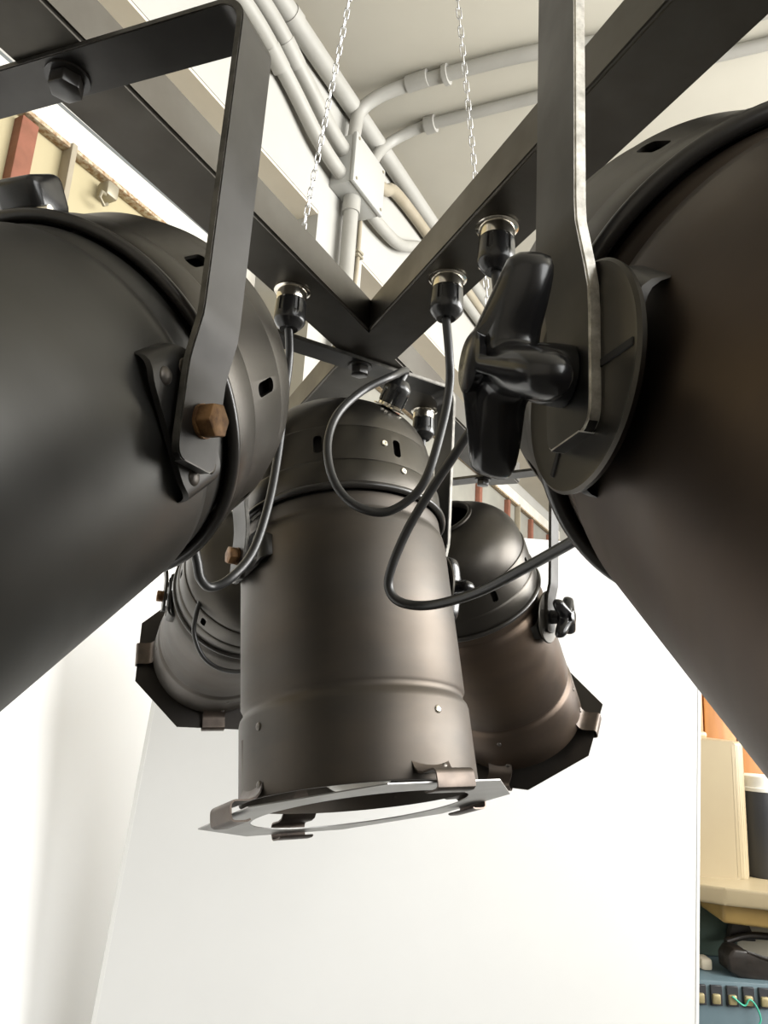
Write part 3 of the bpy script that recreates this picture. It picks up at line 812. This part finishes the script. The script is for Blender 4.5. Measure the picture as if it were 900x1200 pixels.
# ------------------------------------------------------------------ machine at the right edge
mc = empty('workshop_machine', (1.25, 2.55, 0)); tag(mc, 'cream and blue-grey workshop machine with a ledge, beside the standing white board', 'machine')
def mpart(name, bm, mat, label=None, parent=None):
    for v in bm.verts: v.co = v.co - V(mc.location)
    o = finish(name, bm, mat, parent or mc)
    if label: o['label'] = label
    return o
def rr_prism(pts, y0, y1, bevel):
    bm = bmesh.new(); prism(bm, pts, y0, y1, Matrix(((1, 0, 0, 0), (0, 0, 1, 0), (0, 1, 0, 0), (0, 0, 0, 1))), bevel, 3); return bm
# column: rounded-corner block
bm = bmesh.new(); prism(bm, [(x + 1.01, y + 2.55) for x, y in rrect(.275, .42, .05, 8)], 1.04, 1.43, None, .012, 3); mpart('column', bm, M['creammachine'])
bm = bmesh.new(); box(bm, (1.005, 2.52, 1.425), (1.105, 2.62, 1.452), .012); mpart('column_cap', bm, M['creammachine'])
bm = bmesh.new(); prism(bm, [(.80, 2.30), (1.0, 2.22), (1.5, 2.10), (1.5, 2.8), (.80, 2.8)], 1.0, 1.045, None, .008, 3); mpart('ledge', bm, M['creammachine'])
bm = bmesh.new(); prism(bm, [(1.01, 2.26), (1.5, 2.13), (1.5, 2.75), (1.03, 2.75)], .945, 1.0, None, .01, 3); mpart('ledge_apron', bm, M['yellowmachine'], 'ochre apron')
bm = bmesh.new(); box(bm, (.80, 2.42, .815), (1.125, 2.74, 1.0), .01); mpart('housing', bm, M['greenmachine'], 'dark green housing')
bm = bmesh.new(); box(bm, (1.13, 2.44, .815), (1.5, 2.74, .96), .006); mpart('side_panel', bm, M['beigewall'])
bm = bmesh.new(); box(bm, (.80, 2.22, 0), (1.5, 2.75, .815), .006); base = mpart('base', bm, M['bluemachine'], 'blue-grey base')
for i in range(9):
    x = .905 + i * .043
    bm = bmesh.new(); box(bm, (x, 2.212, .757), (x + .030, 2.225, .805), .001, 1); mpart('slot', bm, M['dark'], None, base)
    bm = bmesh.new(); box(bm, (x + .002, 2.206, .762), (x + .024, 2.222, .786), .004); mpart('lug', bm, M['brass'], 'worn brass lug', base)
bm = bmesh.new(); tube(bm, catmull([(1.00, 2.203, .785), (1.03, 2.202, .765), (1.045, 2.202, .78), (1.062, 2.202, .765), (1.072, 2.202, .735), (1.060, 2.202, .715)], 8), .0022, 8); o = mpart('thread', bm, M['thread'], 'loose green thread')
bm = bmesh.new(); box(bm, (.84, 2.33, .815), (.975, 2.40, .85), .012); box(bm, (.958, 2.29, .815), (.990, 2.34, .845), .008); mpart('block', bm, M['beigewall'])
# small canister on the ledge
cn = empty('canister', (1.21, 2.42, 1.045)); tag(cn, 'dark grey canister with white lid on the cream ledge', 'canister')
bm = bmesh.new(); revolve(bm, [(0, 0), (0, .060), (.003, .062), (.240, .062), (.242, .058), (.242, 0)], 40, closed=False); finish('can', bm, M['dark'], cn)
bm = bmesh.new(); revolve(bm, [(.242, 0), (.242, .064), (.252, .064), (.254, .055), (.285, .055), (.288, .050), (.288, 0)], 40, closed=False); finish('lid', bm, M['socket'], cn)
# black clamp lying on the base
cl = empty('clamp', (1.075, 2.31, .815)); tag(cl, 'black iron clamp with two long jaws lying on the blue-grey base', 'clamp')
bm = bmesh.new(); prism(bm, [(-.06, .015), (-.062, .05), (-.045, .072), (-.01, .070), (.02, .045), (.08, .030), (.30, .022), (.30, 0), (.06, -.0), (-.03, .0)], -.035, .035, Matrix(((1, 0, 0, 0), (0, 0, 1, -.03), (0, 1, 0, 0), (0, 0, 0, 1))), .007, 3); finish('lower_jaw', bm, M['blackiron'], cl)
bm = bmesh.new(); tube(bm, catmull([(-.02, .04, .062), (.05, .05, .078), (.15, .06, .075), (.30, .06, .070)], 8), lambda t: .010, 12); finish('upper_jaw', bm, M['blackiron'], cl)
bm = bmesh.new(); prism(bm, [(-.03, 0), (.05, 0), (.03, .045), (.02, .055), (-.015, .055), (-.02, .045)], 0, .03, Matrix(((1, 0, 0, .03), (0, 0, 1, .06), (0, 1, 0, .06), (0, 0, 0, 1))), .004); finish('handle', bm, M['blackiron'], cl)
# pine cabinet behind
cb = empty('pine_cabinet', (1.6, 3.15, 0)); tag(cb, 'orange pine cabinet standing behind the cream machine', 'cabinet')
bm = bmesh.new(); box(bm, (-.45, -.2, 0), (.30, .2, 1.8), .004); finish('carcass', bm, M['wood'], cb)
for i in range(6):
    bm = bmesh.new(); box(bm, (-.45 + i * .125, -.215, .05), (-.45 + i * .125 + .12, -.2, 1.78), .003); finish('plank', bm, M['wood'], cb)

# ------------------------------------------------------------------ light
def area(name, loc, direction, sx, sy, power, color=(1, 1, 1)):
    l = bpy.data.lights.new(name, 'AREA'); l.shape = 'RECTANGLE'; l.size = sx; l.size_y = sy; l.energy = power; l.color = color
    o = bpy.data.objects.new(name, l); COL.objects.link(o); o.location = loc
    d = V(direction).normalized(); z = -d; x = V((0, 0, 1)).cross(z).normalized(); y = z.cross(x)
    o.rotation_euler = Matrix(((x.x, y.x, z.x), (x.y, y.y, z.y), (x.z, y.z, z.z))).to_euler()
    return o
DAY = (1.0, .985, .95)
for i, (a, b) in enumerate(RO):
    area('window_daylight', sn((a + b) / 2, N1 + .05, (RZ[0] + RZ[1]) / 2), -WN, b - a, RZ[1] - RZ[0], (90, 450, 140)[i], DAY)
w = bpy.data.worlds.new('sky'); SC.world = w; w.use_nodes = True
w.node_tree.nodes['Background'].inputs['Color'].default_value = (.80, .90, 1.0, 1); w.node_tree.nodes['Background'].inputs['Strength'].default_value = 1.0

# turn the whole place so that the window wall runs along the world Y axis
TURN = Matrix.Rotation(math.atan2(WD.x, WD.y), 4, 'Z')
for o in list(COL.objects):
    if o.parent: continue
    if o.type == 'MESH' and o.matrix_basis == Matrix.Identity(4):
        for q in [o] + list(o.children): q.data.transform(TURN)
    else: o.matrix_basis = TURN @ o.matrix_basis

# ------------------------------------------------------------------ camera
cam = bpy.data.cameras.new('camera'); co = bpy.data.objects.new('camera', cam); COL.objects.link(co)
cam.sensor_fit = 'AUTO'; cam.sensor_width = 36; cam.lens = 36 * 870 / 1200; cam.clip_start = .01; cam.clip_end = 60
Rc = [[.9981, .0616, 0], [-.01481, .24, .97066], [.05979, -.96882, .24045]]      # camera axes (right, down, forward) in the world
co.matrix_world = TURN @ Matrix([[Rc[i][0], -Rc[i][1], -Rc[i][2], (0, 0, 1.5)[i]] for i in range(3)] + [[0, 0, 0, 1]])
SC.camera = co
SC.view_settings.view_transform = 'Standard'; SC.view_settings.look = 'None'; SC.view_settings.gamma = 1; SC.view_settings.use_curve_mapping = False
SC.view_settings.exposure = 0.20
